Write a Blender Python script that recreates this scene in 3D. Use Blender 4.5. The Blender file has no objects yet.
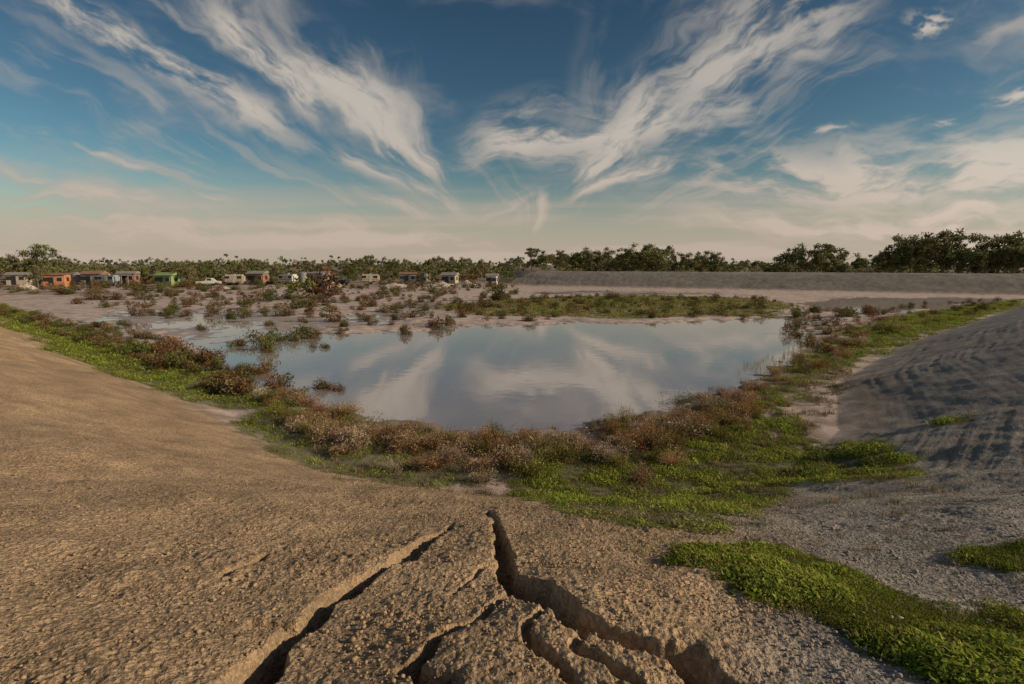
import bpy, math, time, numpy as np
from math import radians, sin, cos, tan, pi
T00=time.time()
rng=np.random.default_rng(11)
scene=bpy.context.scene
# ------------------------------------------------------------------ camera
F=569.0; PITCH=radians(7.7); EYE=np.array([0.,0.,5.])
cam_d=bpy.data.cameras.new("camera"); cam=bpy.data.objects.new("camera",cam_d)
scene.collection.objects.link(cam); scene.camera=cam
cam_d.sensor_width=36; cam_d.lens=F*36/1024; cam_d.clip_start=0.1; cam_d.clip_end=20000
cam.location=EYE; cam.rotation_euler=(radians(90)-PITCH,0,0)
scene.view_settings.view_transform='Standard'; scene.view_settings.look='None'; scene.view_settings.exposure=0
FW=np.array([0,cos(PITCH),-sin(PITCH)]); UP=np.array([0,sin(PITCH),cos(PITCH)]); RT=np.array([1.,0,0])
def sight(u,v):
    return FW+RT*(u-512)/F-UP*(v-342)/F
def flat(u,v,z=0.0):
    d=sight(u,v); t=(z-EYE[2])/d[2]; p=EYE+d*t; return [p[0],p[1]]
# ------------------------------------------------------------------ noise
_perm=np.random.default_rng(3).permutation(256); _perm=np.concatenate([_perm,_perm])
_ga=np.linspace(0,2*pi,256,endpoint=False); _gx=np.cos(_ga); _gy=np.sin(_ga)
def perlin(x,y,seed=0):
    x=np.asarray(x,float)+seed*17.37; y=np.asarray(y,float)+seed*9.71
    xi=np.floor(x).astype(np.int64); yi=np.floor(y).astype(np.int64)
    xf=x-xi; yf=y-yi; xi&=255; yi&=255
    u=xf*xf*xf*(xf*(xf*6-15)+10); v=yf*yf*yf*(yf*(yf*6-15)+10)
    def g(ix,iy,dx,dy):
        h=_perm[(_perm[ix&255]+iy)&255]; return _gx[h]*dx+_gy[h]*dy
    a=g(xi,yi,xf,yf); b=g(xi+1,yi,xf-1,yf); c=g(xi,yi+1,xf,yf-1); d=g(xi+1,yi+1,xf-1,yf-1)
    return ((a+(b-a)*u)+((c+(d-c)*u)-(a+(b-a)*u))*v)*1.4
def fbm(x,y,o=4,seed=0,gain=.5):
    r=0;a=1;f=1
    for i in range(o):
        r=r+a*perlin(np.asarray(x)*f,np.asarray(y)*f,seed+i); a*=gain; f*=2.03
    return r
def sst(a,b,x):
    t=np.clip((x-a)/(b-a),0,1); return t*t*(3-2*t)
def sdpoly(x,y,P):
    P=np.array(P); n=len(P); d2=np.full(np.shape(x),1e18); ins=np.zeros(np.shape(x),bool)
    for i in range(n):
        ax,ay=P[i]; bx,by=P[(i+1)%n]; ex,ey=bx-ax,by-ay
        t=np.clip(((x-ax)*ex+(y-ay)*ey)/(ex*ex+ey*ey+1e-12),0,1)
        d2=np.minimum(d2,(x-ax-t*ex)**2+(y-ay-t*ey)**2)
        c=((ay>y)!=(by>y)); xx=ax+(y-ay)*ex/(ey if abs(ey)>1e-9 else 1e-9)
        ins^=(c&(x<xx))
    d=np.sqrt(d2); return np.where(ins,-d,d)
def dline(x,y,P,W):
    best=np.full(np.shape(x),1e18); w=np.zeros(np.shape(x))
    for i in range(len(P)-1):
        ax,ay=P[i]; bx,by=P[i+1]; ex,ey=bx-ax,by-ay
        t=np.clip(((x-ax)*ex+(y-ay)*ey)/(ex*ex+ey*ey),0,1)
        d=np.hypot(x-ax-t*ex,y-ay-t*ey); m=d<best
        best=np.where(m,d,best); w=np.where(m,W[i]+(W[i+1]-W[i])*t,w)
    return best,w
# ------------------------------------------------------------------ basin plan (world metres)
toe=[flat(*p) for p in [(0,318),(100,360),(180,392),(290,447),(400,487),(500,502),(620,505),(770,485),(840,435),(835,388),(900,347),(1024,306)]]
a=np.array(toe[0]); b=np.array(toe[1]); lext=(a+(a-b)/np.linalg.norm(a-b)*500).tolist()
far=[flat(*p) for p in [(1075,301),(1060,297.5),(900,294),(740,290.5),(560,287),(500,285.5)]]
BASIN=[lext]+toe+far+[[-30,1500],[-2500,2200]]
POND=[flat(*p) for p in [(345,414),(295,402),(255,385),(215,372),(180,352),(230,342),(340,334),(420,331),(480,325),(560,323),(640,324),(700,320),(770,318),(822,320),(822,342),(785,368),(735,390),(690,405),(640,418),(560,432),(450,430)]]
POND2=[flat(*p) for p in [(795,303),(860,297.5),(960,298),(1020,299),(985,304),(940,309),(880,313),(815,312)]]
POND3=[flat(*p) for p in [(490,293.5),(560,290.5),(700,292),(760,296),(700,295.5),(560,295)]]
POND4=[flat(*p) for p in [(330,312),(420,300),(500,296),(480,300),(440,308),(430,316),(350,320)]]
POND5=[flat(*p) for p in [(60,322),(110,310),(220,306),(320,312),(430,320),(400,328),(300,334),(200,345),(130,338)]]
def plan(x,y):
    s=sdpoly(x,y,BASIN); w=np.minimum(sdpoly(x,y,POND),sdpoly(x,y,POND2))
    sh=np.minimum(np.minimum(sdpoly(x,y,POND3),sdpoly(x,y,POND4)),sdpoly(x,y,POND5))
    return s,w,sh
def h0(x,y,full=False):
    s,w,sh=plan(x,y); r=np.hypot(x,y)
    s2=s+0.5*fbm(x*.15,y*.15,3,5)*sst(14,4,x)
    t=np.clip(s2/10.5,0,1); bank=3.35*(0.6*(1-(1-t)**1.6)+0.4*(t*t*(3-2*t)))
    bank*=1-0.75*sst(16,27,s2)
    n=fbm(x*.12,y*.12,3,21); n2=fbm(x*.7,y*.7,3,31)
    shore=w+1.1*n2*sst(10,40,r)+0.35*n2+1.2*n*sst(20,45,r)
    z=0.055+0.045*n+0.03*n2+0.05*sst(0,3,shore)
    z=z-0.10*sst(1.5,-3.5,sh+3.2*n+2.6*n2)
    z=z-0.30*sst(0.4,-1.6,shore)
    rise=sst(72,125,y)*sst(8,-25,x)
    z=z+rise*0.9
    z=z+bank+0.10*sst(0,3,s)*fbm(x*.35,y*.35,3,8)*sst(14,5,x)
    if full: return z,s,w,sh
    return z
def ray(u,v):
    d=sight(u,v); t=np.exp(np.linspace(np.log(1.2),np.log(400),900)); P=EYE[None]+d[None]*t[:,None]
    below=P[:,2]<h0(P[:,0],P[:,1]); i=np.argmax(below)
    if not below.any(): return flat(u,v)
    return [P[i,0],P[i,1]]
GUL=[([ray(*p) for p in [(488,512),(500,545),(512,575),(548,600),(590,622),(625,648),(680,664),(735,690)]],[.03,.07,.10,.11,.10,.09,.09,.09],[.05,.19,.26,.26,.24,.22,.2,.2]),
     ([ray(*p) for p in [(452,525),(415,552),(370,580),(320,615),(278,650),(235,692)]],[.03,.06,.09,.10,.10,.10],[.05,.14,.20,.23,.23,.23]),
     ([ray(*p) for p in [(512,594),(478,618),(440,642),(424,662),(445,692)]],[.02,.04,.05,.05,.045],[.05,.1,.14,.15,.13]),
     ([ray(*p) for p in [(545,612),(522,632),(532,655),(560,690)]],[.02,.035,.035,.03],[.03,.07,.08,.06]),
     ([ray(*p) for p in [(262,560),(240,572),(228,578)]],[.03,.07,.03],[.04,.10,.04]),
     ([ray(*p) for p in [(300,628),(255,625),(215,640)]],[.02,.03,.01],[.03,.05,.02]),
     ([ray(*p) for p in [(440,600),(470,575),(500,560)]],[.01,.02,.02],[.02,.04,.03]),
     ([ray(*p) for p in [(590,622),(570,650),(600,672),(640,690)]],[.02,.03,.03,.02],[.04,.06,.06,.04])]
def gully(x,y):
    dz=np.zeros(np.shape(x)); n1=perlin(x*3,y*3,52)
    wx=x+0.08*fbm(x*2.1,y*2.1,4,41); wy=y+0.08*fbm(x*2.1,y*2.1,4,47)
    for P,W,D in GUL:
        d,w=dline(wx,wy,P,W); _,dp=dline(wx,wy,P,D)
        w=w*(1+0.5*n1)
        dz=np.minimum(dz,-dp*sst(1.3,0.3,d/np.maximum(w,.01)))
        dz=dz+0.06*np.exp(-((d-0.42)/0.35)**2)*(dp/.3)
    return dz
# ------------------------------------------------------------------ cover polygons
GRE=[[ray(*p) for p in L] for L in [
 [(0,304),(80,331),(150,347),(230,370),(300,406),(360,425),(480,440),(510,470),(490,492),(400,486),(330,474),(275,455),(232,415),(160,392),(90,367),(35,344),(0,326)],
 [(500,470),(560,455),(640,448),(700,415),(780,398),(805,440),(890,443),(930,476),(870,482),(800,490),(760,508),(745,537),(640,535),(560,515),(520,500)],
 [(640,552),(700,545),(800,552),(870,585),(960,600),(1040,625),(1040,700),(960,672),(880,632),(800,602),(720,580),(650,570)],
 [(720,395),(780,370),(830,340),(880,318),(960,306),(1024,299),(1024,305),(900,347),(845,374),(810,400),(740,425)],
 [(920,556),(1040,545),(1040,578),(940,572)],
 [(900,427),(960,418),(1030,408),(1030,412),(960,425),(900,432)]]]
ISL=[flat(*p) for p in [(430,308),(500,300),(560,297.5),(640,296),(760,299),(795,306),(775,317),(700,318),(620,320),(540,318),(470,316)]]
def greenmask(x,y):
    m=np.zeros(np.shape(x)); r=np.hypot(x,y)
    n=fbm(x*.55,y*.55,4,61); n3=fbm(x*1.7,y*1.7,4,66); q=np.clip(r/16,.3,1.6)
    for k,G in enumerate(GRE):
        d=sdpoly(x,y,G)
        thr=(-.08,-.02,-.05,-.12,-.1,-.3)[k]
        m=np.maximum(m,sst(0.25,-0.35,d/q+0.9*n+.85*n3-thr*1.5+.02)*sst(1.2,0,d/q))
    return m
# ------------------------------------------------------------------ mesh helpers
def mesh_np(name,V,Fc,col=None,mat=None,smooth=False,extra=None):
    V=np.asarray(V,np.float32); Fc=np.asarray(Fc,np.int32); k=Fc.shape[1]
    me=bpy.data.meshes.new(name); me.vertices.add(len(V)); me.vertices.foreach_set('co',V.ravel())
    me.loops.add(Fc.size); me.loops.foreach_set('vertex_index',Fc.ravel())
    me.polygons.add(len(Fc)); me.polygons.foreach_set('loop_start',np.arange(0,Fc.size,k,dtype=np.int32))
    me.polygons.foreach_set('loop_total',np.full(len(Fc),k,np.int32))
    if smooth: me.polygons.foreach_set('use_smooth',np.ones(len(Fc),bool))
    me.update(calc_edges=True)
    if col is not None:
        c=np.ones((len(V),4),np.float32); c[:,:3]=col
        at=me.color_attributes.new('col','FLOAT_COLOR','POINT'); at.data.foreach_set('color',c.ravel())
    if extra:
        for n_,v_ in extra.items():
            at=me.attributes.new(n_,'FLOAT','POINT'); at.data.foreach_set('value',np.asarray(v_,np.float32))
    if mat: me.materials.append(mat)
    return me
def link(name,me,parent=None):
    o=bpy.data.objects.new(name,me); scene.collection.objects.link(o)
    if parent: o.parent=parent
    return o
class NT:
    def __init__(s,nt): s.nt=nt
    def n(s,t,**kw):
        nd=s.nt.nodes.new(t)
        for k,v in kw.items(): setattr(nd,k,v)
        return nd
    def put(s,sock,v):
        if isinstance(v,bpy.types.NodeSocket): s.nt.links.new(v,sock)
        else: sock.default_value=v
    def m(s,op,a,b=None,c=None,clamp=False):
        nd=s.n('ShaderNodeMath',operation=op); nd.use_clamp=clamp
        s.put(nd.inputs[0],a)
        if b is not None: s.put(nd.inputs[1],b)
        if c is not None: s.put(nd.inputs[2],c)
        return nd.outputs[0]
    def mr(s,v,a,b,c=0.,d=1.,smooth=True):
        nd=s.n('ShaderNodeMapRange'); nd.interpolation_type='SMOOTHSTEP' if smooth else 'LINEAR'
        s.put(nd.inputs[0],v); s.put(nd.inputs[1],a); s.put(nd.inputs[2],b); s.put(nd.inputs[3],c); s.put(nd.inputs[4],d)
        return nd.outputs[0]
    def xyz(s,x,y,z):
        nd=s.n('ShaderNodeCombineXYZ'); s.put(nd.inputs[0],x); s.put(nd.inputs[1],y); s.put(nd.inputs[2],z); return nd.outputs[0]
    def noise(s,vec,scale,detail=4,rough=.5,dist=0.,dim='3D'):
        nd=s.n('ShaderNodeTexNoise',noise_dimensions=dim); s.put(nd.inputs['Vector'],vec); nd.inputs['Scale'].default_value=scale
        nd.inputs['Detail'].default_value=detail; nd.inputs['Roughness'].default_value=rough; nd.inputs['Distortion'].default_value=dist
        return nd.outputs['Fac']
    def mix(s,f,a,b,bt='MIX'):
        nd=s.n('ShaderNodeMix'); nd.data_type='RGBA'; nd.blend_type=bt
        s.put(nd.inputs[0],f); s.put(nd.inputs[6],a); s.put(nd.inputs[7],b); return nd.outputs[2]
def newmat(name):
    m=bpy.data.materials.new(name); m.use_nodes=True; nt=m.node_tree; nt.nodes.clear(); T=NT(nt)
    out=T.n('ShaderNodeOutputMaterial'); return m,T,out
# --- ground
MG,T,out=newmat('clay_ground')
att=T.n('ShaderNodeAttribute',attribute_name='col'); wet=T.n('ShaderNodeAttribute',attribute_name='wet').outputs['Fac']
crumb=T.n('ShaderNodeAttribute',attribute_name='crumb').outputs['Fac']
pos=T.n('ShaderNodeNewGeometry').outputs['Position']
n1=T.noise(pos,1.3,3,.6); n2=T.noise(pos,22,4,.68)
vor=T.n('ShaderNodeTexVoronoi'); T.put(vor.inputs['Vector'],pos); vor.inputs['Scale'].default_value=42
k=T.m('MULTIPLY',T.mr(n1,.3,.7,.82,1.18),T.mr(n2,.25,.75,.6,1.32))
k=T.m('MULTIPLY',k,T.mr(vor.outputs['Distance'],.0,.7,1.12,.8))
kk=T.xyz(k,k,k); c=T.mix(1.0,att.outputs['Color'],kk,'MULTIPLY')
b=T.n('ShaderNodeBsdfPrincipled'); T.put(b.inputs['Base Color'],c)
T.put(b.inputs['Roughness'],T.m('SUBTRACT',.95,T.m('MULTIPLY',wet,.62))); b.inputs['Specular IOR Level'].default_value=.3
hh=T.m('ADD',T.m('MULTIPLY',n2,.05),T.m('MULTIPLY',T.m('SUBTRACT',.5,vor.outputs['Distance']),.013))
bp=T.n('ShaderNodeBump'); T.put(bp.inputs['Height'],hh); T.put(bp.inputs['Strength'],T.m('MULTIPLY',T.m('SUBTRACT',1.0,T.m('MULTIPLY',wet,.93)),crumb)); bp.inputs['Distance'].default_value=1.0
T.put(b.inputs['Normal'],bp.outputs[0]); T.nt.links.new(b.outputs[0],out.inputs[0])
def leafmat(name,trans=.25):
    M,T,out=newmat(name); att=T.n('ShaderNodeAttribute',attribute_name='col')
    d=T.n('ShaderNodeBsdfDiffuse'); T.put(d.inputs[0],att.outputs['Color'])
    if trans>0:
        t=T.n('ShaderNodeBsdfTranslucent'); mx=T.n('ShaderNodeMixShader'); mx.inputs[0].default_value=trans; T.put(t.inputs[0],att.outputs['Color'])
        T.nt.links.new(d.outputs[0],mx.inputs[1]); T.nt.links.new(t.outputs[0],mx.inputs[2]); T.nt.links.new(mx.outputs[0],out.inputs[0])
    else: T.nt.links.new(d.outputs[0],out.inputs[0])
    return M
MLEAF=leafmat('leaf'); MGRASS=leafmat('grass_blade',.35); MDRY=leafmat('dry_shrub',.2)
def paint(name,col,rough=.6,var=.25,metal=0.,scale=3.):
    M,T,out=newmat(name); g=T.n('ShaderNodeTexCoord').outputs['Object']; n=T.noise(g,scale,5,.65)
    k=T.mr(n,.3,.7,1-var,1+var); b=T.n('ShaderNodeBsdfPrincipled')
    T.put(b.inputs['Base Color'],T.mix(1.,(*col,1),T.xyz(k,k,k),'MULTIPLY')); b.inputs['Roughness'].default_value=rough; b.inputs['Metallic'].default_value=metal
    T.nt.links.new(b.outputs[0],out.inputs[0]); return M
# ------------------------------------------------------------------ terrain sheet
az=np.concatenate([np.linspace(-180,-58,70)[:-1],np.linspace(-58,58,1000)[:-1],np.linspace(58,180,70)])
az=np.radians(az)
rr=np.concatenate([[0.15,.4,.7,1.0],np.exp(np.linspace(np.log(1.3),np.log(16),540)),np.exp(np.linspace(np.log(16),np.log(160),360))[1:],np.exp(np.linspace(np.log(160),np.log(9000),60))[1:]])
A,R=np.meshgrid(az,rr); X=(R*np.sin(A)).ravel(); Y=(R*np.cos(A)).ravel(); nA=len(az); nR=len(rr)
Z,S,W,SH=h0(X,Y,True); rad=np.hypot(X,Y)
gz=np.zeros_like(Z); near=rad<14; gz[near]=gully(X[near],Y[near]); Z=Z+gz
gm=np.zeros_like(Z); mm=(rad<140)&(Y>0); gm[mm]=greenmask(X[mm],Y[mm])
isl=sst(1.0,-1.5,sdpoly(X,Y,ISL)+2.4*fbm(X*.25,Y*.25,4,71))
right=sst(.28,.62,np.where(Y>0.5,X/np.maximum(Y,.5),np.sign(X)*2)+.08*fbm(X*.3,Y*.3,3,81))
right=np.maximum(right,sst(60,80,Y)*sst(-40,-20,X))
onbank=sst(0.0,1.5,S)
near2=rad<26; xn,yn=X[near2],Y[near2]; fade=sst(26,12,rad[near2])*sst(-.5,.8,S[near2])
lump=0.024*np.abs(perlin(xn*7,yn*7,91))+0.018*np.abs(perlin(xn*15,yn*15,92))+0.012*np.abs(perlin(xn*31,yn*31,93))+0.035*perlin(xn*2.2,yn*2.2,94)
lump=lump*(0.55+0.45*sst(-.4,.4,perlin(xn*.8,yn*.8,95)))
Z[near2]+=lump*fade*(1-.35*right[near2])
Wv=X*.74+Y*.67
fur=fbm(S*2.0+0.6*fbm(X*.2,Y*.2,3,97),Wv*.09,4,96); fur2=fbm(S*5.5+.6*fbm(X*.3,Y*.3,3,99),Wv*.2,3,100)
fgain=.5+.6*sst(-.4,.5,fbm(X*.15,Y*.15,3,103))
Z+=(0.009*fur+.008*fur2)*fgain*onbank*right*sst(140,60,rad)
Z+=0.14*fbm(S*.5,Wv*.35,4,98)*onbank*sst(70,90,rad)*sst(12,9,S)
brown=np.array([.47,.325,.195]); grey=np.array([.36,.315,.27]); mud=np.array([.56,.44,.385]); farc=np.array([.27,.205,.145]); grn=np.array([.10,.11,.035]); oli=np.array([.20,.175,.065])
def mixc(a,b,t): return a*(1-t[:,None])+b*t[:,None]
nv=fbm(X*.4,Y*.4,4,101)
col=mixc(np.tile(mud,(len(X),1)),brown,onbank); col=mixc(col,grey,right*onbank)
col*= (1+.13*nv)[:,None]; col*=(1+(.20*np.clip(fur,-1,1)+.17*np.clip(fur2,-1,1))*fgain*onbank*right)[:,None]
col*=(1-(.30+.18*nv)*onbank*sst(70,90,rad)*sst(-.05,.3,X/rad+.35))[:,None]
flatm=(1-onbank); mot=sst(.15,.8,fbm(X*.3,Y*.3,4,111)); col=mixc(col,np.array([.25,.17,.11]),flatm*mot*.35)
campg=sst(95,120,rad)*sst(10,-20,X); col=mixc(col,np.array([.30,.20,.135]),campg*sst(-.3,.5,fbm(X*.1,Y*.1,4,113))*.8)
col=mixc(col,farc,sst(115,170,rad)*(1-onbank*sst(200,140,rad)))
wetm=sst(.09,.0,Z)*flatm; col=col*(1-.28*wetm)[:,None]
col=mixc(col,oli,isl*.75); col=mixc(col,grn,gm*.75)
drym=sst(-.2,.5,fbm(X*.8,Y*.8,4,115))*sst(6,1,np.abs(S+1.5))*sst(50,30,rad); col=mixc(col,np.array([.20,.15,.095]),drym*.5*(1-gm))
shorebelt=sst(2.5,.3,W)*sst(40,25,rad)*(W>-.5); col=mixc(col,np.array([.16,.11,.07]),shorebelt*.6)
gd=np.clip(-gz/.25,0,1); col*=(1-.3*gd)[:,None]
idx=np.arange(nA*nR).reshape(nR,nA)
Fq=np.stack([idx[:-1,:-1],idx[:-1,1:],idx[1:,1:],idx[1:,:-1]],-1).reshape(-1,4)[:,::-1]
crumbv=sst(60,15,rad)*.85+.1
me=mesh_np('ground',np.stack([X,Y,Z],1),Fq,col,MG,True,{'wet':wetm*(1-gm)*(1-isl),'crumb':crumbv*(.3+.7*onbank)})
link('ground',me)
def hgt(x,y):
    x=np.atleast_1d(np.asarray(x,float));y=np.atleast_1d(np.asarray(y,float)); z=h0(x,y); m_=np.hypot(x,y)<14
    if m_.any(): z[m_]+=gully(x[m_],y[m_])
    return z
# ------------------------------------------------------------------ water
MW,T,out=newmat('pond_water'); pos=T.n('ShaderNodeNewGeometry').outputs['Position']
n=T.noise(pos,1.1,3,.5); nf=T.noise(pos,7,2,.5)
bp=T.n('ShaderNodeBump'); T.put(bp.inputs['Height'],T.m('ADD',T.m('MULTIPLY',n,.02),T.m('MULTIPLY',nf,.0012))); bp.inputs['Strength'].default_value=.35; bp.inputs['Distance'].default_value=.5
d=T.n('ShaderNodeBsdfDiffuse'); T.put(d.inputs[0],T.mix(T.noise(pos,.08,3),(.25,.205,.175,1),(.40,.31,.265,1)))
g=T.n('ShaderNodeBsdfGlossy'); g.inputs['Roughness'].default_value=.04; g.inputs[0].default_value=(.95,.95,.95,1); T.put(g.inputs['Normal'],bp.outputs[0])
fr=T.n('ShaderNodeFresnel'); fr.inputs[0].default_value=1.6; T.put(fr.inputs['Normal'],bp.outputs[0])
mx=T.n('ShaderNodeMixShader'); T.put(mx.inputs[0],T.m('ADD',.25,T.m('MULTIPLY',fr.outputs[0],.68),clamp=True))
T.nt.links.new(d.outputs[0],mx.inputs[1]); T.nt.links.new(g.outputs[0],mx.inputs[2]); T.nt.links.new(mx.outputs[0],out.inputs[0])
wp=[(-75,70),(-30,33),(-8,13.5),(0,11.5),(9,12.5),(40,43),(105,98),(100,108),(20,128),(-20,120),(-75,100)]
me=bpy.data.meshes.new('pond_water'); me.from_pydata([(x,y,0.0) for x,y in wp],[],[list(range(len(wp)))]); me.materials.append(MW); link('pond_water',me)
# ------------------------------------------------------------------ scatter
def scatter(name,temps,P,sc,tint,mat,tilt=0.1,sz=None):
    n=len(P); which=rng.integers(0,len(temps),n); ang=rng.uniform(0,2*pi,n)
    VV=[];FF=[];CC=[];off=0
    sz=np.ones(n) if sz is None else sz
    for k,(V,Fc,Cs) in enumerate(temps):
        I=np.where(which==k)[0]
        if not len(I): continue
        c_,s_=np.cos(ang[I])[:,None],np.sin(ang[I])[:,None]
        x=V[None,:,0]*c_-V[None,:,1]*s_; y=V[None,:,0]*s_+V[None,:,1]*c_; z=V[None,:,2]*sz[I][:,None]
        o=np.stack([x+z*tilt*rng.normal(size=(len(I),1)),y+z*tilt*rng.normal(size=(len(I),1)),np.broadcast_to(z,x.shape)],-1)*sc[I][:,None,None]+P[I][:,None,:]
        VV.append(o.reshape(-1,3)); CC.append((Cs[None]*tint[I][:,None,:]).reshape(-1,3))
        FF.append((Fc[None]+(np.arange(len(I))*len(V))[:,None,None]+off).reshape(-1,3)); off+=len(I)*len(V)
    me=mesh_np(name,np.concatenate(VV),np.concatenate(FF),np.clip(np.concatenate(CC),0,1),mat); return link(name,me)
def blade_tuft(n,h,spread,w,lean=.5):
    V=[];Fc=[];C=[]
    for i in range(n):
        a=rng.uniform(0,2*pi); r=spread*math.sqrt(rng.uniform()); bx,by=r*cos(a),r*sin(a); hh=h*rng.uniform(.5,1.1); a2=rng.uniform(0,2*pi); L=hh*lean*rng.uniform(.2,1.3)
        dx,dy=cos(a2)*L,sin(a2)*L; px,py=-sin(a2)*w,cos(a2)*w; o=len(V)
        V+=[(bx-px,by-py,-.01),(bx+px,by+py,-.01),(bx+dx*.35-px*.8,by+dy*.35-py*.8,hh*.6),(bx+dx*.35+px*.8,by+dy*.35+py*.8,hh*.6),(bx+dx,by+dy,hh)]
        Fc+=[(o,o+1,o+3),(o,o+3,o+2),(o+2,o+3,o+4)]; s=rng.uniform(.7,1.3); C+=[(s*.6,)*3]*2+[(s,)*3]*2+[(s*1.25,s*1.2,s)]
    return np.array(V),np.array(Fc),np.array(C)
def moss_mat(n,h,spread,leaf):
    """low spreading herb: small leaves over a shallow cushion"""
    V=[];Fc=[];C=[]
    for i in range(n):
        a=rng.uniform(0,2*pi); r=spread*math.sqrt(rng.uniform()); z=h*(1-(r/spread)**2)*rng.uniform(.4,1.1); p=np.array([r*cos(a),r*sin(a),z])
        u=rng.normal(size=3)*[1,1,.6]; u/=np.linalg.norm(u); v=np.cross(u,[rng.normal()*.5,rng.normal()*.5,1]); v/=np.linalg.norm(v); l=leaf*rng.uniform(.6,1.3); o=len(V)
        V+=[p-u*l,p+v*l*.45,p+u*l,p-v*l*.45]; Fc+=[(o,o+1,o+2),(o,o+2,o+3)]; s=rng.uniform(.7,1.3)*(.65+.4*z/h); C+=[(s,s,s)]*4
    return np.array(V),np.array(Fc),np.array(C)
def shrub(nl,nt,leaf,dome=.8,hollow=.35,spread=.42):
    V=[];Fc=[];C=[]
    sub=[(rng.normal(0,spread),rng.normal(0,spread),rng.uniform(.15,.65)*dome,rng.uniform(.25,.5)) for _ in range(9)]
    for i in range(nt):
        cx,cy,cz,cr=sub[rng.integers(9)]; e=np.array([cx,cy,cz])+rng.normal(size=3)*cr*.75; e[2]=abs(e[2])+.1
        b0=np.array([rng.normal(0,.08),rng.normal(0,.08),-.03]); m_=(b0+e)/2+rng.normal(size=3)*.06; o=len(V); w=.010
        sd=np.cross(e-b0,[0,0,1.]); sd/= (np.linalg.norm(sd)+1e-6); sd*=w
        V+=[b0-sd,b0+sd,m_-sd*.7,m_+sd*.7,e]; Fc+=[(o,o+1,o+3),(o,o+3,o+2),(o+2,o+3,o+4)]; s=rng.uniform(.7,1.3); C+=[(s*.9,s*.8,s*.75)]*5
    for i in range(nl):
        cx,cy,cz,cr=sub[rng.integers(9)]; d_=rng.normal(size=3); d_/=np.linalg.norm(d_); q=cr*rng.uniform(hollow,1)**.5*rng.uniform(.8,1.15)
        p=np.array([cx,cy,cz])+d_*q
        if p[2]<0: p[2]=-p[2]*.4
        u=rng.normal(size=3); u/=np.linalg.norm(u); v=np.cross(u,rng.normal(size=3)); v/=np.linalg.norm(v)
        l=leaf*rng.uniform(.6,1.4); o=len(V); V+=[p-u*l,p+v*l*.35,p+u*l,p-v*l*.35]; Fc+=[(o,o+1,o+2),(o,o+2,o+3)]
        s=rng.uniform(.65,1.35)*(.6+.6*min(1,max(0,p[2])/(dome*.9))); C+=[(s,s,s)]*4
    return np.array(V),np.array(Fc),np.array(C)
def pts_in(poly,n):
    P=np.array(poly); lo,hi=P.min(0),P.max(0); out=[]
    while len(out)<n:
        q=rng.uniform(lo,hi,(n*4,2)); q=q[sdpoly(q[:,0],q[:,1],poly)<.15]; out+=q.tolist()
    return np.array(out[:n])
def P3(q,dz=0.): return np.column_stack([q,hgt(q[:,0],q[:,1])+dz])
def tints(cols,n,var=.2):
    c=np.array(cols)[rng.integers(0,len(cols),n)]; return c*rng.uniform(1-var,1+var,(n,1))*rng.uniform(.93,1.07,(n,3))
gt=[moss_mat(50,.055,.13,.0125) for _ in range(4)]+[blade_tuft(18,.055,.12,.006,1.1) for _ in range(1)]
counts=[6500,10000,10000,5200,900,90]; Q=[];Sx=[]
for G,c_ in zip(GRE,counts):
    q=pts_in(G,c_*3); m_=greenmask(q[:,0],q[:,1]); q=q[rng.uniform(size=len(q))<m_**1.5*.95][:c_]; Q.append(q); r=np.hypot(q[:,0],q[:,1]); Sx.append(np.clip(.5+r*.05,.6,2.3)*rng.uniform(.5,1.35,len(q)))
Q=np.concatenate(Q); Sx=np.concatenate(Sx)
big=sst(-.5,.6,fbm(Q[:,0]*1.3,Q[:,1]*1.3,3,131)); Sx*=.5+1.1*big
ty=tints([(.28,.35,.05),(.24,.31,.05),(.35,.37,.075),(.28,.25,.085)],len(Q),.25); ty*=(.65+.55*big)[:,None]
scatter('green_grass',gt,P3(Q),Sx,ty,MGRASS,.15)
q=pts_in([ray(*p) for p in [(300,440),(480,440),(700,410),(830,350),(860,380),(800,440),(930,490),(1024,600),(1024,684),(760,600),(600,540),(500,498),(400,490)]],6000)
m_=sst(-.3,.4,fbm(q[:,0]*.8,q[:,1]*.8,3,141)); q=q[rng.uniform(size=len(q))<m_]
scatter('dry_grass',[blade_tuft(14,.13,.09,.005,.8) for _ in range(4)],P3(q),rng.uniform(.35,1.3,len(q))*np.clip(np.hypot(q[:,0],q[:,1])/14,.4,1.3),tints([(.32,.24,.14),(.28,.22,.14),(.22,.18,.10)],len(q)),MGRASS,.2)
# shoreline shrubs
st=[shrub(900,190,.042,.8) for _ in range(7)]
line=[(262,400),(300,425),(345,440),(400,452),(460,460),(520,462),(580,458),(640,450),(700,425),(745,402),(790,378),(830,352),(870,332),(900,318)]
LP=np.array([flat(*p) for p in line]); seg=np.linalg.norm(np.diff(LP,axis=0),axis=1); cum=np.concatenate([[0],np.cumsum(seg)])
N_=250; t=rng.uniform(0,cum[-1],N_); t=np.where(rng.uniform(size=N_)<.7,rng.uniform(cum[1],cum[9],N_),t)
q=np.column_stack([np.interp(t,cum,LP[:,0]),np.interp(t,cum,LP[:,1])])+rng.normal(0,1,(N_,2))*[[.6,.75]]
sc=rng.uniform(.18,.7,N_)
tn=tints([(.38,.26,.155),(.32,.22,.13),(.29,.16,.075),(.46,.36,.27),(.21,.19,.06),(.34,.21,.11),(.19,.19,.055)],N_,.25)
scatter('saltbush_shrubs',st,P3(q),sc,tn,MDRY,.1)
st2=[shrub(2200,180,.032,.8,.5) for _ in range(3)]
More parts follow.
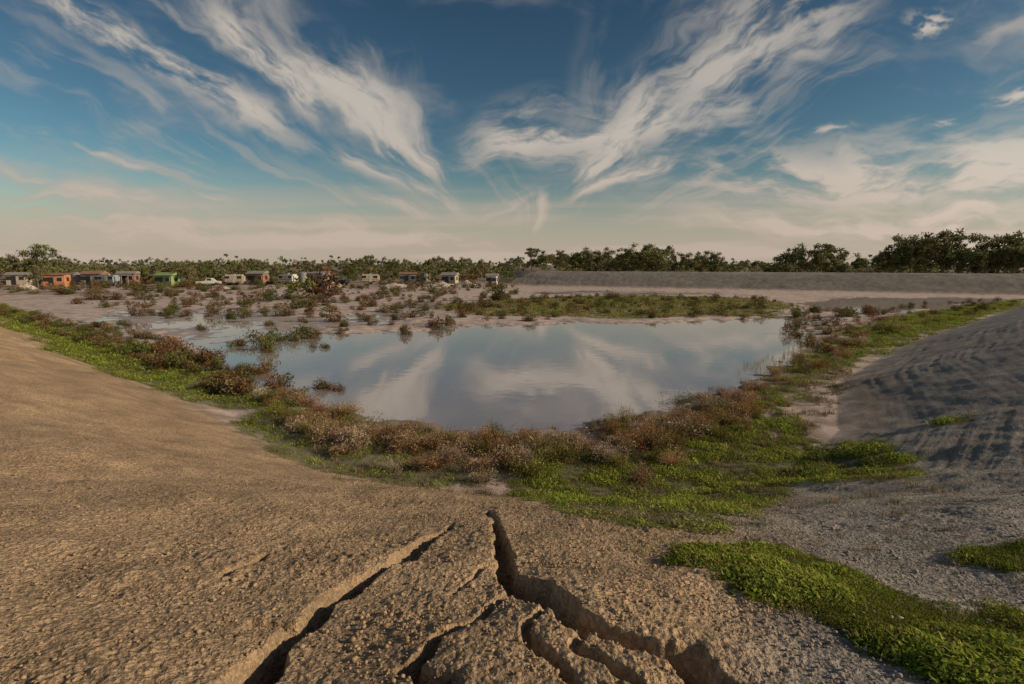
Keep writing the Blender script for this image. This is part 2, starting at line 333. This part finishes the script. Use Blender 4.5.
for (u,v,s_,c_) in [(516,470,.52,(.25,.18,.07)),(318,418,.62,(.28,.15,.07)),(610,462,.6,(.46,.37,.31)),(455,462,.6,(.38,.28,.20)),(560,462,.55,(.34,.25,.16)),(268,402,.7,(.19,.18,.06)),(690,432,.6,(.4,.31,.24)),(405,448,.6,(.36,.26,.18)),(650,448,.6,(.33,.23,.14))]:
    p=ray(u,v); V,Fc,Cs=st2[rng.integers(3)]; me=mesh_np('saltbush',V*s_,Fc,np.clip(Cs*np.array(c_),0,1),MDRY); o=link('saltbush',me); o.location=(p[0],p[1],float(hgt(p[0],p[1])[0])); o.rotation_euler[2]=rng.uniform(0,6)
# samphire clumps: compact rounded cushions on the flats and in shallow water
st3=[shrub(380,24,.075,.85,.45,.24) for _ in range(6)]
pl=[(238,346,1.0),(268,350,.9),(275,342,1),(290,340,1.1),(300,334,1.2),(312,338,1.0),(325,347,.7),(123,325,.9),(262,372,1.0),(248,374,.9),(205,366,1.0),(215,362,.9),(188,362,1),(170,352,1),(340,334,.7),(360,320,1.),(362,311,1),(407,334,.8),(436,328,1.3),(448,325,1),(410,318,1),(395,308,1),(437,298,1.6),(320,388,.6),(335,390,.5),(180,372,1.0),(225,392,1),(240,396,1),(160,368,.9),(140,358,.9),(150,362,.8),(110,350,.8),(90,342,.8),(380,300,1.3),(345,303,1.2),(310,305,1.2),(285,300,1.5),(545,300,1.5),(575,303,1.4),(600,308,1.2),(528,322,1.1),(556,318,.9),(500,320,.9),(520,312,1),(490,308,1.2),(640,316,.8),(690,318,.8),(720,314,1),(745,318,.8),(798,318,1.2),(812,313,1.2),(760,310,1.2),(836,326,1.1),(850,318,1.3),(865,314,1.3),(470,312,1.1),(455,305,1.3),(610,300,1.5),(670,302,1.2),(255,343,1.0),(385,312,1.1),(425,312,1.),(330,312,1.),(345,328,.8),(200,330,.7),(165,316,.8),(230,318,.8),(375,325,.8),(300,322,.8),(270,326,.7),(145,308,1.),(190,304,1.),(245,306,1.),(462,318,1.),(395,320,.8)]
q=[];s_=[]
for u,v,k_ in pl:
    for j in range(3):
        f=flat(u+rng.normal(0,7)*(j>0),v+rng.normal(0,1.3)*(j>0)); q.append(f); s_.append(k_*rng.uniform(.75,1.15)*(1 if j==0 else .65))
q2=pts_in([flat(*p) for p in [(60,302),(300,290),(500,287.5),(520,296),(470,312),(430,324),(300,322),(150,318)]],560)
m_=sst(-.5,.3,fbm(q2[:,0]*.2,q2[:,1]*.2,3,151)); q2=q2[rng.uniform(size=len(q2))<m_*.8+.2]
q3=pts_in(ISL,190); q4=pts_in([flat(*p) for p in [(780,316),(900,306),(1000,300),(1024,304),(900,335),(830,360),(800,350)]],100)
q5=pts_in([flat(*p) for p in [(60,338),(0,316),(0,310),(90,326),(180,345),(260,375),(300,400),(290,425),(200,385),(120,358)]],170)
q6=pts_in([flat(*p) for p in [(0,296),(130,298),(300,291),(300,287),(0,289)]],200)
q=np.concatenate([q,q2,q3,q4,q5,q6]); s_=np.concatenate([s_,np.exp(rng.normal(-.35,.45,len(q2))),rng.uniform(.3,1.,190),rng.uniform(.3,.9,100),rng.uniform(.3,.8,170),rng.uniform(.5,1.6,200)])
tn=tints([(.17,.095,.045),(.16,.10,.05),(.12,.115,.04),(.20,.14,.075),(.11,.12,.037)],len(q),.28)
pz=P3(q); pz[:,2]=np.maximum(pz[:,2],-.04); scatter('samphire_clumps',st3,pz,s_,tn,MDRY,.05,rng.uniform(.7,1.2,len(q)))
q=pts_in(ISL,4200); m_=sst(1.0,-1.5,sdpoly(q[:,0],q[:,1],ISL)+2.4*fbm(q[:,0]*.25,q[:,1]*.25,4,71)); q=q[rng.uniform(size=len(q))<m_]
scatter('marsh_grass',[blade_tuft(16,.2,.25,.015,.7) for _ in range(4)],P3(q),rng.uniform(.5,1.6,len(q)),tints([(.26,.27,.07),(.30,.27,.09),(.21,.24,.06),(.30,.24,.11)],len(q)),MGRASS,.1)
q=pts_in([flat(*p) for p in [(735,372),(800,345),(812,330),(818,350),(780,380)]],170); pz=P3(q); pz[:,2]=np.maximum(pz[:,2],-.03)
scatter('reeds',[blade_tuft(7,.55,.12,.007,.12) for _ in range(4)],pz,rng.uniform(.4,.9,len(q)),tints([(.3,.3,.11),(.36,.3,.16)],len(q)),MGRASS,.08)
import bmesh
def clod():
    a=pi*(3-5**.5); n=12; i=np.arange(n); z=1-2*(i+.5)/n; r=np.sqrt(1-z*z); V=np.column_stack([r*np.cos(a*i),r*np.sin(a*i),z])
    bm=bmesh.new()
    for v in V*rng.uniform(.7,1.2,(n,1)): bm.verts.new(v)
    bmesh.ops.convex_hull(bm,input=bm.verts); bm.verts.ensure_lookup_table(); bm.verts.index_update()
    bmesh.ops.triangulate(bm,faces=bm.faces); Vv=np.array([v.co[:] for v in bm.verts])*[1,1,.7]; Ff=np.array([[v.index for v in f.verts] for f in bm.faces]); bm.free()
    return Vv,Ff,np.ones((len(Vv),3))
cl=[clod() for _ in range(6)]
n=11000; r=2.0*np.exp(rng.uniform(0,1.75,n)); a_=rng.uniform(-.95,.95,n); q=np.column_stack([r*np.sin(a_),r*np.cos(a_)])
ok=(sdpoly(q[:,0],q[:,1],BASIN)>.5); q=q[ok]; n=len(q)
MCL=leafmat('clay_clod',0.0); xr=sst(.28,.62,q[:,0]/q[:,1])[:,None]
tc=(brown[None]*(1-xr)+grey[None]*xr)*rng.uniform(.66,.98,(n,1))
scatter('clay_clods',cl,P3(q,.012),np.exp(rng.normal(-4.95,.38,n)),tc,MCL,0)
# ------------------------------------------------------------------ trees
def tube(V,Fc,C,a,b,ra,rb,n=6):
    a=np.array(a,float);b=np.array(b,float); d_=b-a; d_/=np.linalg.norm(d_); u=np.cross(d_,[.3,.9,.1]); u/=np.linalg.norm(u); v=np.cross(d_,u); o=len(V)
    for p,r_ in ((a,ra),(b,rb)):
        for i in range(n): V.append(p+r_*(u*cos(2*pi*i/n)+v*sin(2*pi*i/n))); C.append((1.6,1.35,1.3))
    for i in range(n):
        j=(i+1)%n; Fc+=[(o+i,o+j,o+n+j),(o+i,o+n+j,o+n+i)]
def tree(wide=1.,low=.25,ncl=38,leafn=80,leaf=.026):
    V=[];Fc=[];C=[]; top=np.array([rng.normal(0,.03),rng.normal(0,.03),.36]); tube(V,Fc,C,(0,0,-.03),top,.028,.02)
    cl=[]; limbs=rng.integers(5,8)
    for i in range(limbs):
        a=2*pi*i/limbs+rng.uniform(-.5,.5); L=rng.uniform(.12,.34)*wide; m_=top*rng.uniform(.6,1); e=m_+np.array([cos(a)*L,sin(a)*L,rng.uniform(.1,.46)]); tube(V,Fc,C,m_,e,.014,.007,5)
        for j in range(ncl//limbs):
            p=e+rng.normal(size=3)*[.10*wide,.10*wide,.11]; p[2]=min(max(p[2],low+.05),.92); tube(V,Fc,C,m_*.3+e*.7,p,.006,.002,3); cl.append((p,rng.uniform(.06,.12)*(.6+.4*wide)))
    for p,r_ in cl:
        cs=rng.uniform(.65,1.35)
        for k_ in range(leafn):
            d_=rng.normal(size=3); d_/=np.linalg.norm(d_); c_=p+d_*r_*rng.uniform(.2,1.1)*[1.15,1.15,.7]
            u=rng.normal(size=3); u/=np.linalg.norm(u); v=np.cross(u,rng.normal(size=3)); v/=np.linalg.norm(v); l=leaf*rng.uniform(.5,1.2); o=len(V)
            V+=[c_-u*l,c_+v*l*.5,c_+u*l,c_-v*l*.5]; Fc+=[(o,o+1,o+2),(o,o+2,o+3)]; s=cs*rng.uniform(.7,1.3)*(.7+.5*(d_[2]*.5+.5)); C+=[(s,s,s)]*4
    V=np.array(V); V[:,2]/=np.percentile(V[:,2],99.5)
    return V,np.array(Fc),np.array(C)
tt=[tree(rng.uniform(.9,1.4),rng.uniform(.05,.22),46,70,.028) for _ in range(8)]
tl=[tree(rng.uniform(.8,1.4),rng.uniform(.05,.25),34,26,.05) for _ in range(8)]
bt=[tree(1.7,.05,22,22,.06) for _ in range(4)]
def place(u,top,dist):
    d=sight(u,top); d=d/d[1]; x=d[0]*dist; y=dist; z=float(hgt(x,y)[0]); return x,y,z,5+d[2]*dist-z
TG=[(.17,.175,.07),(.19,.19,.09),(.15,.16,.065),(.21,.19,.10)]
for u,top,dist,k in [(38,244,135,2),(532,248,170,0),(545,253,170,3),(560,250,175,1),(602,248,165,3),(640,244,160,4),(658,244,160,5),(585,248,168,6),(700,251,165,2),(715,252,160,1),(790,244,155,6),(822,244,150,0),(806,248,156,3),(838,249,152,5),(896,243,150,4),(912,238,148,0),(930,232,150,3),(947,230,150,5),(962,234,148,2),(988,236,150,7),(1003,241,147,6),(1018,232,145,1),(1045,232,145,4),(680,252,165,7),(620,248,170,2),(655,248,172,1)]:
    x,y,z,hh=place(u,top,dist); V,Fc,Cs=tt[k]; s=hh
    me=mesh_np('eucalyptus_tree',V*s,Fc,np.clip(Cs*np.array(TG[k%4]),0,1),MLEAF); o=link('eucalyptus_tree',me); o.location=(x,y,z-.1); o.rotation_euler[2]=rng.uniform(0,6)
P=[];Sx=[]
for i in range(290):
    u=rng.uniform(-200,1230); dist=rng.uniform(165,330); prof=np.interp(u,[-200,0,100,200,380,500,560,650,740,780,860,900,930,1024,1250],[252,254,260,258,255,256,252,249,257,258,254,247,241,240,240])
    x,y,z,hh=place(u,prof+abs(rng.normal(0,5.5))+1,dist); P.append((x,y,z-.1)); Sx.append(max(hh,2.5))
P=np.array(P);Sx=np.array(Sx)
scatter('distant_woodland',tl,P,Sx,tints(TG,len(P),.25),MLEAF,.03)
P=[];Sx=[]
for i in range(420):
    u=rng.uniform(-200,1230); dist=rng.uniform(155,260); x,y,z,hh=place(u,266.5+rng.normal(0,3.2),dist); P.append((x,y,z-.2)); Sx.append(np.clip(hh,1.5,5.5))
scatter('distant_scrub',bt,np.array(P),np.array(Sx),tints(TG+[(.24,.20,.11)],len(P),.3),MLEAF,.03)
P=[];Sx=[]
for i in range(900):
    a_=rng.uniform(-pi,pi); d_=rng.uniform(350,900); P.append((sin(a_)*d_,cos(a_)*d_,.6)); Sx.append(rng.uniform(6,11))
scatter('horizon_woodland',[tree(1.6,.05,12,20,.08) for _ in range(3)],np.array(P),np.array(Sx),tints([(.15,.16,.12)],len(P),.2),MLEAF,.02)
P=[];Sx=[]
for i in range(230):
    u=rng.uniform(-40,520); back=rng.uniform()<.6; dist=rng.uniform(124,152) if back else rng.uniform(96,120); top=rng.uniform(262,277) if back else rng.uniform(277,286); x,y,z,hh=place(u,top,dist); P.append((x,y,z-.15)); Sx.append(np.clip(hh,.6,5 if back else 1.6)*rng.uniform(.6,1))
scatter('camp_scrub',bt,np.array(P),np.array(Sx),tints(TG+[(.2,.14,.07),(.17,.14,.07)],len(P),.3),MLEAF,.03)
for u,top,dist in [(120,262,130),(210,261,128),(298,277,80),(345,260,130),(370,255,130),(395,260,129),(435,257,133),(462,257,133),(485,259,139),(15,254,140),(60,255,142),(240,263,125),(36,265,110),(188,262,112),(275,265,113),(352,265,113),(430,263,122),(144,266,112),(262,259,132)]:
    x,y,z,hh=place(u,top,dist); tp=bt[1] if dist<100 else tt[rng.integers(8)]; V,Fc,Cs=tp
    nm='round_bush' if dist<100 else 'camp_tree'
    cc=(.17,.2,.05) if dist<100 else TG[rng.integers(4)]
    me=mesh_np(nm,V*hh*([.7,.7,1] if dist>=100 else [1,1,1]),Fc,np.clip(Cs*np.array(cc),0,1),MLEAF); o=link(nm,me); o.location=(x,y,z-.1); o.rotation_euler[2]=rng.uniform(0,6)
# ------------------------------------------------------------------ camp buildings
def box(name,size,loc,mat,parent,bev=.03,rot=(0,0,0)):
    bm=bmesh.new(); bmesh.ops.create_cube(bm,size=1); bmesh.ops.scale(bm,vec=size,verts=bm.verts)
    if bev: bmesh.ops.bevel(bm,geom=bm.edges[:],offset=bev,segments=2,affect='EDGES')
    me=bpy.data.meshes.new(name); bm.to_mesh(me); bm.free(); me.materials.append(mat); o=link(name,me,parent); o.location=loc; o.rotation_euler=rot; return o
def cyl(name,r,h,loc,mat,parent,rot=(0,0,0),r2=None,seg=20):
    bm=bmesh.new(); bmesh.ops.create_cone(bm,cap_ends=True,segments=seg,radius1=r,radius2=r if r2 is None else r2,depth=h)
    me=bpy.data.meshes.new(name); bm.to_mesh(me); bm.free(); me.materials.append(mat); o=link(name,me,parent); o.location=loc; o.rotation_euler=rot; return o
def root(name,u,dist,rz):
    d=sight(u,270); d=d/d[1]; x,y=d[0]*dist,dist; e=bpy.data.objects.new(name,None); scene.collection.objects.link(e); e.location=(x,y,float(hgt(x,y)[0])-.05); e.rotation_euler[2]=rz; e.scale=(.95,.95,.95); return e
M_or=paint('orange_paint',(.55,.23,.10)); M_gr=paint('green_paint',(.26,.33,.12)); M_wh=paint('white_paint',(.58,.55,.49)); M_tin=paint('tin_roof',(.30,.28,.25),.6,.25,.1); M_rust=paint('rusty_tin',(.30,.16,.10),.7,.4)
M_dk=paint('dark_opening',(.03,.03,.035),.3,.1); M_cr=paint('cream_paint',(.45,.38,.30)); M_ty=paint('tyre_rubber',(.03,.03,.03),.9); M_bl=paint('pale_blue_paint',(.27,.31,.34))
def hut(name,u,dist,w,d,h,wall,roofm,rz,gable=True,verandah=False):
    e=root(name,u,dist,rz); box('walls',(w,d,h),(0,0,h/2),wall,e)
    if gable:
        rh=.22*d; o=.3; bm=bmesh.new(); vs=[bm.verts.new(v) for v in [(-w/2-o,-d/2-o,h),( w/2+o,-d/2-o,h),(w/2+o,d/2+o,h),(-w/2-o,d/2+o,h),(-w/2-o,0,h+rh),(w/2+o,0,h+rh)]]
        for f in [(0,1,5,4),(2,3,4,5),(0,4,3),(1,2,5),(0,3,2,1)]: bm.faces.new([vs[i] for i in f])
        me=bpy.data.meshes.new('roof'); bm.to_mesh(me); bm.free(); me.materials.append(roofm); r=link('roof',me,e); r.location.z=.01
    else: box('roof',(w+.5,d+.6,.09),(0,0,h+.18),roofm,e,.01,(.09,0,0))
    box('door',(.85,.06,1.95),(-w*.12,-d/2-.02,.98),M_dk,e,.01)
    box('window',(.9,.06,.8),(w*.28,-d/2-.02,1.5),M_dk,e,.01); box('window_frame',(1.02,.04,.92),(w*.28,-d/2-.01,1.5),M_wh,e,.01)
    box('window',(.9,.06,.8),(-w*.36,-d/2-.02,1.5),M_dk,e,.01); box('side_window',(.06,.9,.8),(w/2+.02,0,1.5),M_dk,e,.01)
    if verandah:
        box('verandah_roof',(w*.8,1.8,.07),(0,-d/2-.95,h-.25),roofm,e,.01,(.1,0,0))
        for i in (-1,0,1): box('post',(.1,.1,h-.35),(i*w*.38,-d/2-1.75,(h-.35)/2),M_cr,e,.01)
    return e
hut('orange_shed',56,112,3.8,2.8,2.4,M_or,M_rust,.25,False,False)
hut('green_hut',167,112,3.8,2.8,2.3,M_gr,M_gr,-.15,True)
hut('cream_cabin',18,118,3.6,2.6,2.2,M_cr,M_tin,.3,True)
hut('tin_shed',94,120,4.0,3.0,2.4,M_tin,M_rust,.1,True)
hut('tin_shed',318,123,4.0,3.2,2.4,M_tin,M_tin,-.2,False)
hut('brown_cabin',128,118,3.4,2.6,2.4,M_rust,M_tin,.15,True,True)
hut('white_cabin',492,130,2.4,2.2,2.4,M_wh,M_tin,-.1,True)
hut('tin_shed',258,120,3.6,2.8,2.4,M_rust,M_tin,-.1,True)
hut('tin_shed',408,124,3.6,2.8,2.3,M_tin,M_rust,.2,False)
hut('cream_cabin',450,124,3.2,2.6,2.3,M_cr,M_tin,-.2,True)
def caravan(u,dist,rz,mt):
    e=root('caravan',u,dist,rz); box('body',(4.0,2.0,1.8),(0,0,1.45),mt,e,.32); box('stripe',(3.4,.03,.14),(0,-1.005,1.2),M_rust,e,0)
    for x in (-1.2,1.2): box('window',(.9,.05,.55),(x,-1.01,1.75),M_dk,e,.01)
    box('door',(.6,.05,1.5),(.1,-1.01,1.38),M_cr,e,.01)
    for y in (-.9,.9): cyl('wheel',.34,.2,(0,y,.34),M_ty,e,(pi/2,0,0))
    box('drawbar',(1.3,.1,.1),(2.5,0,.55),M_dk,e,.01); cyl('jockey_wheel',.12,.5,(3.0,0,.25),M_dk,e); box('roof_vent',(.5,.5,.12),(0,0,2.4),M_wh,e,.03)
caravan(234,116,.2,M_cr); caravan(288,119,-.3,M_wh); caravan(370,120,.15,M_cr); caravan(108,113,-.1,M_bl)
def ute(u,dist,rz,mt):
    e=root('parked_utility_truck',u,dist,rz)
    prof=[(-2.4,.5),(-2.4,1.0),(-.5,1.05),(-.35,1.65),(.75,1.68),(1.25,1.1),(2.3,1.0),(2.4,.55)]
    bm=bmesh.new(); A_=[bm.verts.new((x,-.85,z)) for x,z in prof]; B_=[bm.verts.new((x,.85,z)) for x,z in prof]; n=len(prof)
    bm.faces.new(A_); bm.faces.new(B_[::-1])
    for i in range(n): bm.faces.new((A_[(i+1)%n],A_[i],B_[i],B_[(i+1)%n]))
    bmesh.ops.bevel(bm,geom=bm.edges[:],offset=.06,segments=2,affect='EDGES'); me=bpy.data.meshes.new('body'); bm.to_mesh(me); bm.free(); me.materials.append(mt); link('body',me,e)
    box('side_window',(.85,1.74,.42),(.2,0,1.36),M_dk,e,.02); box('tray_floor',(1.7,1.5,.05),(-1.45,0,1.08),M_dk,e,0)
    for x in (-1.5,1.5):
        for y in (-.8,.8): cyl('wheel',.38,.24,(x,y,.38),M_ty,e,(pi/2,0,0))
    for y in (-.6,.6): cyl('headlamp',.1,.05,(2.38,y,.85),M_wh,e,(0,pi/2,0))
ute(208,114,.3,M_wh); ute(338,118,2.8,M_dk)
def tank(u,dist):
    e=root('water_tank',u,dist,0); cyl('tank_body',1.1,2.0,(0,0,1.5),M_tin,e); cyl('tank_lid',1.15,.3,(0,0,2.65),M_tin,e,r2=.2)
    for z in (.9,1.5,2.1): cyl('rib',1.14,.06,(0,0,z),M_tin,e)
    for x in (-.7,.7):
        for y in (-.7,.7): box('leg',(.15,.15,.5),(x,y,.25),M_rust,e,.01)
tank(76,121); tank(303,122); tank(425,128)
M_sp=paint('spoil_clay',(.48,.40,.33),.95,.3,0,1.2)
for u,dist,w,h_ in [(22,104,3.0,1.0),(218,104,3,.8),(330,110,4,1.0),(440,116,5,1.1),(465,118,4,1.3),(395,110,4,.8)]:
    d=sight(u,270); d/=d[1]; x,y=d[0]*dist,dist; n=28; g=np.linspace(-1,1,n); gx,gy=np.meshgrid(g,g); r_=np.hypot(gx,gy); sd=rng.uniform(0,90)
    z=np.clip(1-r_,0,1)**.8*(1+.35*fbm(gx*2+sd,gy*2,3))-.12*sst(.8,1.,r_); V=np.stack([gx*w*.8,gy*w*.6,z*h_+.1*fbm(gx*5+sd,gy*5,2)],-1).reshape(-1,3); ii=np.arange(n*n).reshape(n,n)
    Fq=np.stack([ii[:-1,:-1],ii[:-1,1:],ii[1:,1:],ii[1:,:-1]],-1).reshape(-1,4); me=mesh_np('spoil_heap',V,Fq,None,M_sp,True); o=link('spoil_heap',me); o.location=(x,y,float(hgt(x,y)[0])-.05)
# ------------------------------------------------------------------ sun and sky
SAZ=radians(103); SEL=radians(24)
sd=bpy.data.lights.new('sun','SUN'); sd.energy=4.0; sd.angle=radians(.6); sd.color=(1,.81,.58); so=link('sun',sd)
from mathutils import Vector
sv=Vector((sin(SAZ)*cos(SEL),cos(SAZ)*cos(SEL),sin(SEL))); so.rotation_euler=sv.to_track_quat('Z','Y').to_euler()
# cirrus layer: a high, distant shell of thin cloud; density modelled per vertex
caz=np.radians(np.concatenate([np.linspace(-82,-46,90)[:-1],np.linspace(-46,46,1060)[:-1],np.linspace(46,82,90)]))
cel=np.radians(np.concatenate([np.linspace(-.4,36,470)[:-1],np.linspace(36,60,60)]))
CA,CE=np.meshgrid(caz,cel); gx0=(np.tan(CA)*F).ravel(); gz0=(np.tan(CE)/np.cos(CA)*F).ravel()
def gp(u,v): d=sight(u,v); return np.array([d[0]/d[1]*F,d[2]/d[1]*F])
inr=(np.abs(gx0)<1100)&(gz0<900); gx,gz=gx0[inr],gz0[inr]
wxn=15*fbm(gx/160,gz/110,3,201)+4*fbm(gx/40,gz/30,3,205); wzn=12*fbm(gx/160,gz/110,3,211)+3.5*fbm(gx/40,gz/30,3,215)
WXp=gx+wxn; WZp=gz+wzn
keep=np.ones(len(gx))
def streak(p0,p1,w0,w1,bend,dens,sx=.011,sy=.055,skew=.3,lo=-.35,hi=.8,seed=0,soft=.3):
    global keep
    a_=gp(*p0); b_=gp(*p1); L=np.linalg.norm(b_-a_); u_=(b_-a_)/L
    rx=WXp-a_[0]; rz=WZp-a_[1]; al=rx*u_[0]+rz*u_[1]; ac=rz*u_[0]-rx*u_[1]; t=al/L; ac=ac-t*(1-t)*4*bend
    w=np.maximum(w0+(w1-w0)*t,3); v=np.abs(ac/w); m=(v<1.3)&(t>-.1)&(t<1.1)
    env=sst(1.25,0,v[m])*sst(-.05,soft,t[m])*sst(1.05,1-soft,t[m])
    n=fbm((al[m]+ac[m]*skew)*sx,ac[m]*sy,6,300+seed*7,.62)
    keep[m]*=1-np.clip(env*(sst(lo,hi,n+env*.35))*dens*1.08,0,1)
S_=[((-30,-50),(350,165),26,24,-6,.95),((320,140),(480,222),24,8,-3,.8),((180,-30),(360,130),22,40,-8,.95),((240,30),(475,222),50,14,26,1.0),((300,50),(440,200),46,34,14,.95),((130,-20),(240,50),16,12,0,.4),((300,40),(400,140),30,30,8,.5),
 ((538,238),(700,70),8,58,10,1.0),((640,130),(880,-40),52,72,10,.8),((455,150),(650,140),42,36,8,.95),((545,218),(680,160),8,22,4,1.0),((470,225),(550,190),14,16,0,.6),((530,190),(542,240),12,5,0,.8),((690,60),(830,60),24,30,0,.3),
 ((630,185),(1140,175),34,54,6,1.0),((640,218),(1140,240),18,34,0,1.0),((800,205),(1140,130),26,40,0,.9),((600,130),(780,105),28,44,0,.55),((860,215),(1100,205),10,14,0,1.),((840,185),(1100,190),12,18,0,.9),
 ((-60,148),(260,222),10,12,-4,.85),((-80,196),(520,246),16,14,-6,1.0),((-80,222),(600,250),16,12,0,1.0),((10,122),(170,168),6,5,0,.75),((150,172),(250,205),6,7,0,.75),((-40,180),(200,200),6,8,0,.8),
 ((340,190),(440,230),12,12,0,.7),((200,205),(420,245),9,10,0,.8),((930,40),(1080,10),9,12,0,.5)]
for i,s in enumerate(S_): streak(*s,seed=i,sy=(.042 if s[2]>20 or s[3]>20 else .055))
for i,s in enumerate([((898,20),(955,8),13,13,0,1.0),((975,102),(1065,76),9,10,0,1.0),((812,133),(874,129),5,4,0,.8),((922,120),(968,116),5,5,0,.8)]): streak(*s,sx=.05,sy=.12,skew=.5,seed=50+i,soft=.4)
def fan(c,a0,a1,r0,r1,dens,curl,seed,fq=26):
    global keep
    c=gp(*c); dx_=WXp-c[0]; dz_=WZp-c[1]; r=np.hypot(dx_,dz_); th=np.degrees(np.arctan2(dz_,dx_))+curl*r/100
    m=(th>a0-8)&(th<a1+8)&(r<r1*1.1)&(gz>5); t=th[m]; rm=r[m]
    env=sst(a0-6,a0+10,t)*sst(a1+6,a1-10,t)*sst(r0*.3,r0,rm)*sst(r1*1.05,r1*.4,rm)
    n=fbm(t/fq*4,rm*.006,6,seed,.6); n2=fbm(t/fq*1.2,rm*.008,3,seed+9)
    keep[m]*=1-np.clip(env*sst(-.1,.8,n*.7+n2*.7+.08)*dens,0,1)
fan((478,228),118,156,40,560,.42,2.5,401,38); fan((540,250),38,74,40,400,.3,-2,421,44); fan((540,250),104,128,30,150,.5,0,431,30); fan((560,262),4,46,120,760,.4,0,441,16); fan((440,262),145,176,120,700,.5,0,461,14)
hb=sst(105,8,gz)*sst(-.5,.45,fbm(gx*.004,gz*.06,5,501)); keep*=1-.88*hb
vl=sst(-.05,.9,fbm((WXp+WZp*.5)*.004,WZp*.013,6,511,.6))*sst(430,90,gz); keep*=1-.34*vl
dens=np.zeros(len(gx0)); dens[inr]=1-keep
dens*=sst(82,66,np.degrees(np.abs(CA.ravel())))*sst(60,48,np.degrees(CE.ravel()))
hf=sst(0,150,gz0)
ccol=np.array([.53,.43,.35])[None]*(1-hf[:,None])+np.array([.51,.465,.41])[None]*hf[:,None]
ccol*= (1+.28*sst(150,620,gx0)*sst(230,60,gz0))[:,None]*(.80+.20*np.clip(dens,0,1)**1.5)[:,None]
Rr=7000.; V=np.stack([Rr*np.cos(CE)*np.sin(CA),Rr*np.cos(CE)*np.cos(CA),Rr*np.sin(CE)],-1).reshape(-1,3); ii=np.arange(CA.size).reshape(CA.shape)
Fq=np.stack([ii[:-1,:-1],ii[:-1,1:],ii[1:,1:],ii[1:,:-1]],-1).reshape(-1,4)
MC,T,out=newmat('cirrus_cloud'); em=T.n('ShaderNodeEmission'); tr=T.n('ShaderNodeBsdfTransparent'); mx=T.n('ShaderNodeMixShader')
T.put(em.inputs[0],T.n('ShaderNodeAttribute',attribute_name='col').outputs['Color']); T.put(mx.inputs[0],T.n('ShaderNodeAttribute',attribute_name='dens').outputs['Fac'])
T.nt.links.new(tr.outputs[0],mx.inputs[1]); T.nt.links.new(em.outputs[0],mx.inputs[2]); T.nt.links.new(mx.outputs[0],out.inputs[0])
try: MC.cycles.emission_sampling='NONE'
except Exception as ex: print(ex)
link('sky_cirrus_clouds',mesh_np('sky_cirrus_clouds',V,Fq,ccol,MC,True,{'dens':np.clip(dens,0,1)}))
wd=bpy.data.worlds.new('World'); scene.world=wd; wd.use_nodes=True; nt=wd.node_tree; nt.nodes.clear(); T=NT(nt)
try: wd.cycles.sampling_method='NONE'
except Exception as ex: print(ex)
out=T.n('ShaderNodeOutputWorld'); bg=T.n('ShaderNodeBackground'); bg.inputs[1].default_value=.1
sky=T.n('ShaderNodeTexSky',sky_type='NISHITA'); sky.sun_disc=False; sky.sun_elevation=SEL; sky.sun_rotation=SAZ; sky.air_density=1.0; sky.dust_density=.4; sky.ozone_density=2.0
gc=T.n('ShaderNodeTexCoord').outputs['Generated']; sp=T.n('ShaderNodeSeparateXYZ'); T.put(sp.inputs[0],gc); dx,dy,dz=sp.outputs
bn=T.noise(T.xyz(T.m('MULTIPLY',dx,3.),T.m('MULTIPLY',dy,3.),0.),1.,4,.6,0,'2D')
dn=T.m('MULTIPLY',T.mr(bn,.45,.75,0.,.8),T.mr(dy,.3,.05))
skc=T.n('ShaderNodeGamma'); T.put(skc.inputs[0],sky.outputs[0]); skc.inputs[1].default_value=1.55
skm=T.mix(1.,skc.outputs[0],(.235,.255,.205,1),'MULTIPLY')
skm=T.mix(T.mr(dz,.17,.0,0.,.85),skm,(4.7,3.85,3.15,1))
fin=T.mix(dn,skm,(5.0,4.5,4.0,1)); T.put(bg.inputs[0],fin); nt.links.new(bg.outputs[0],out.inputs[0])
print('done',time.time()-T00,'polys',sum(len(o.data.polygons) for o in bpy.data.objects if o.type=='MESH'))
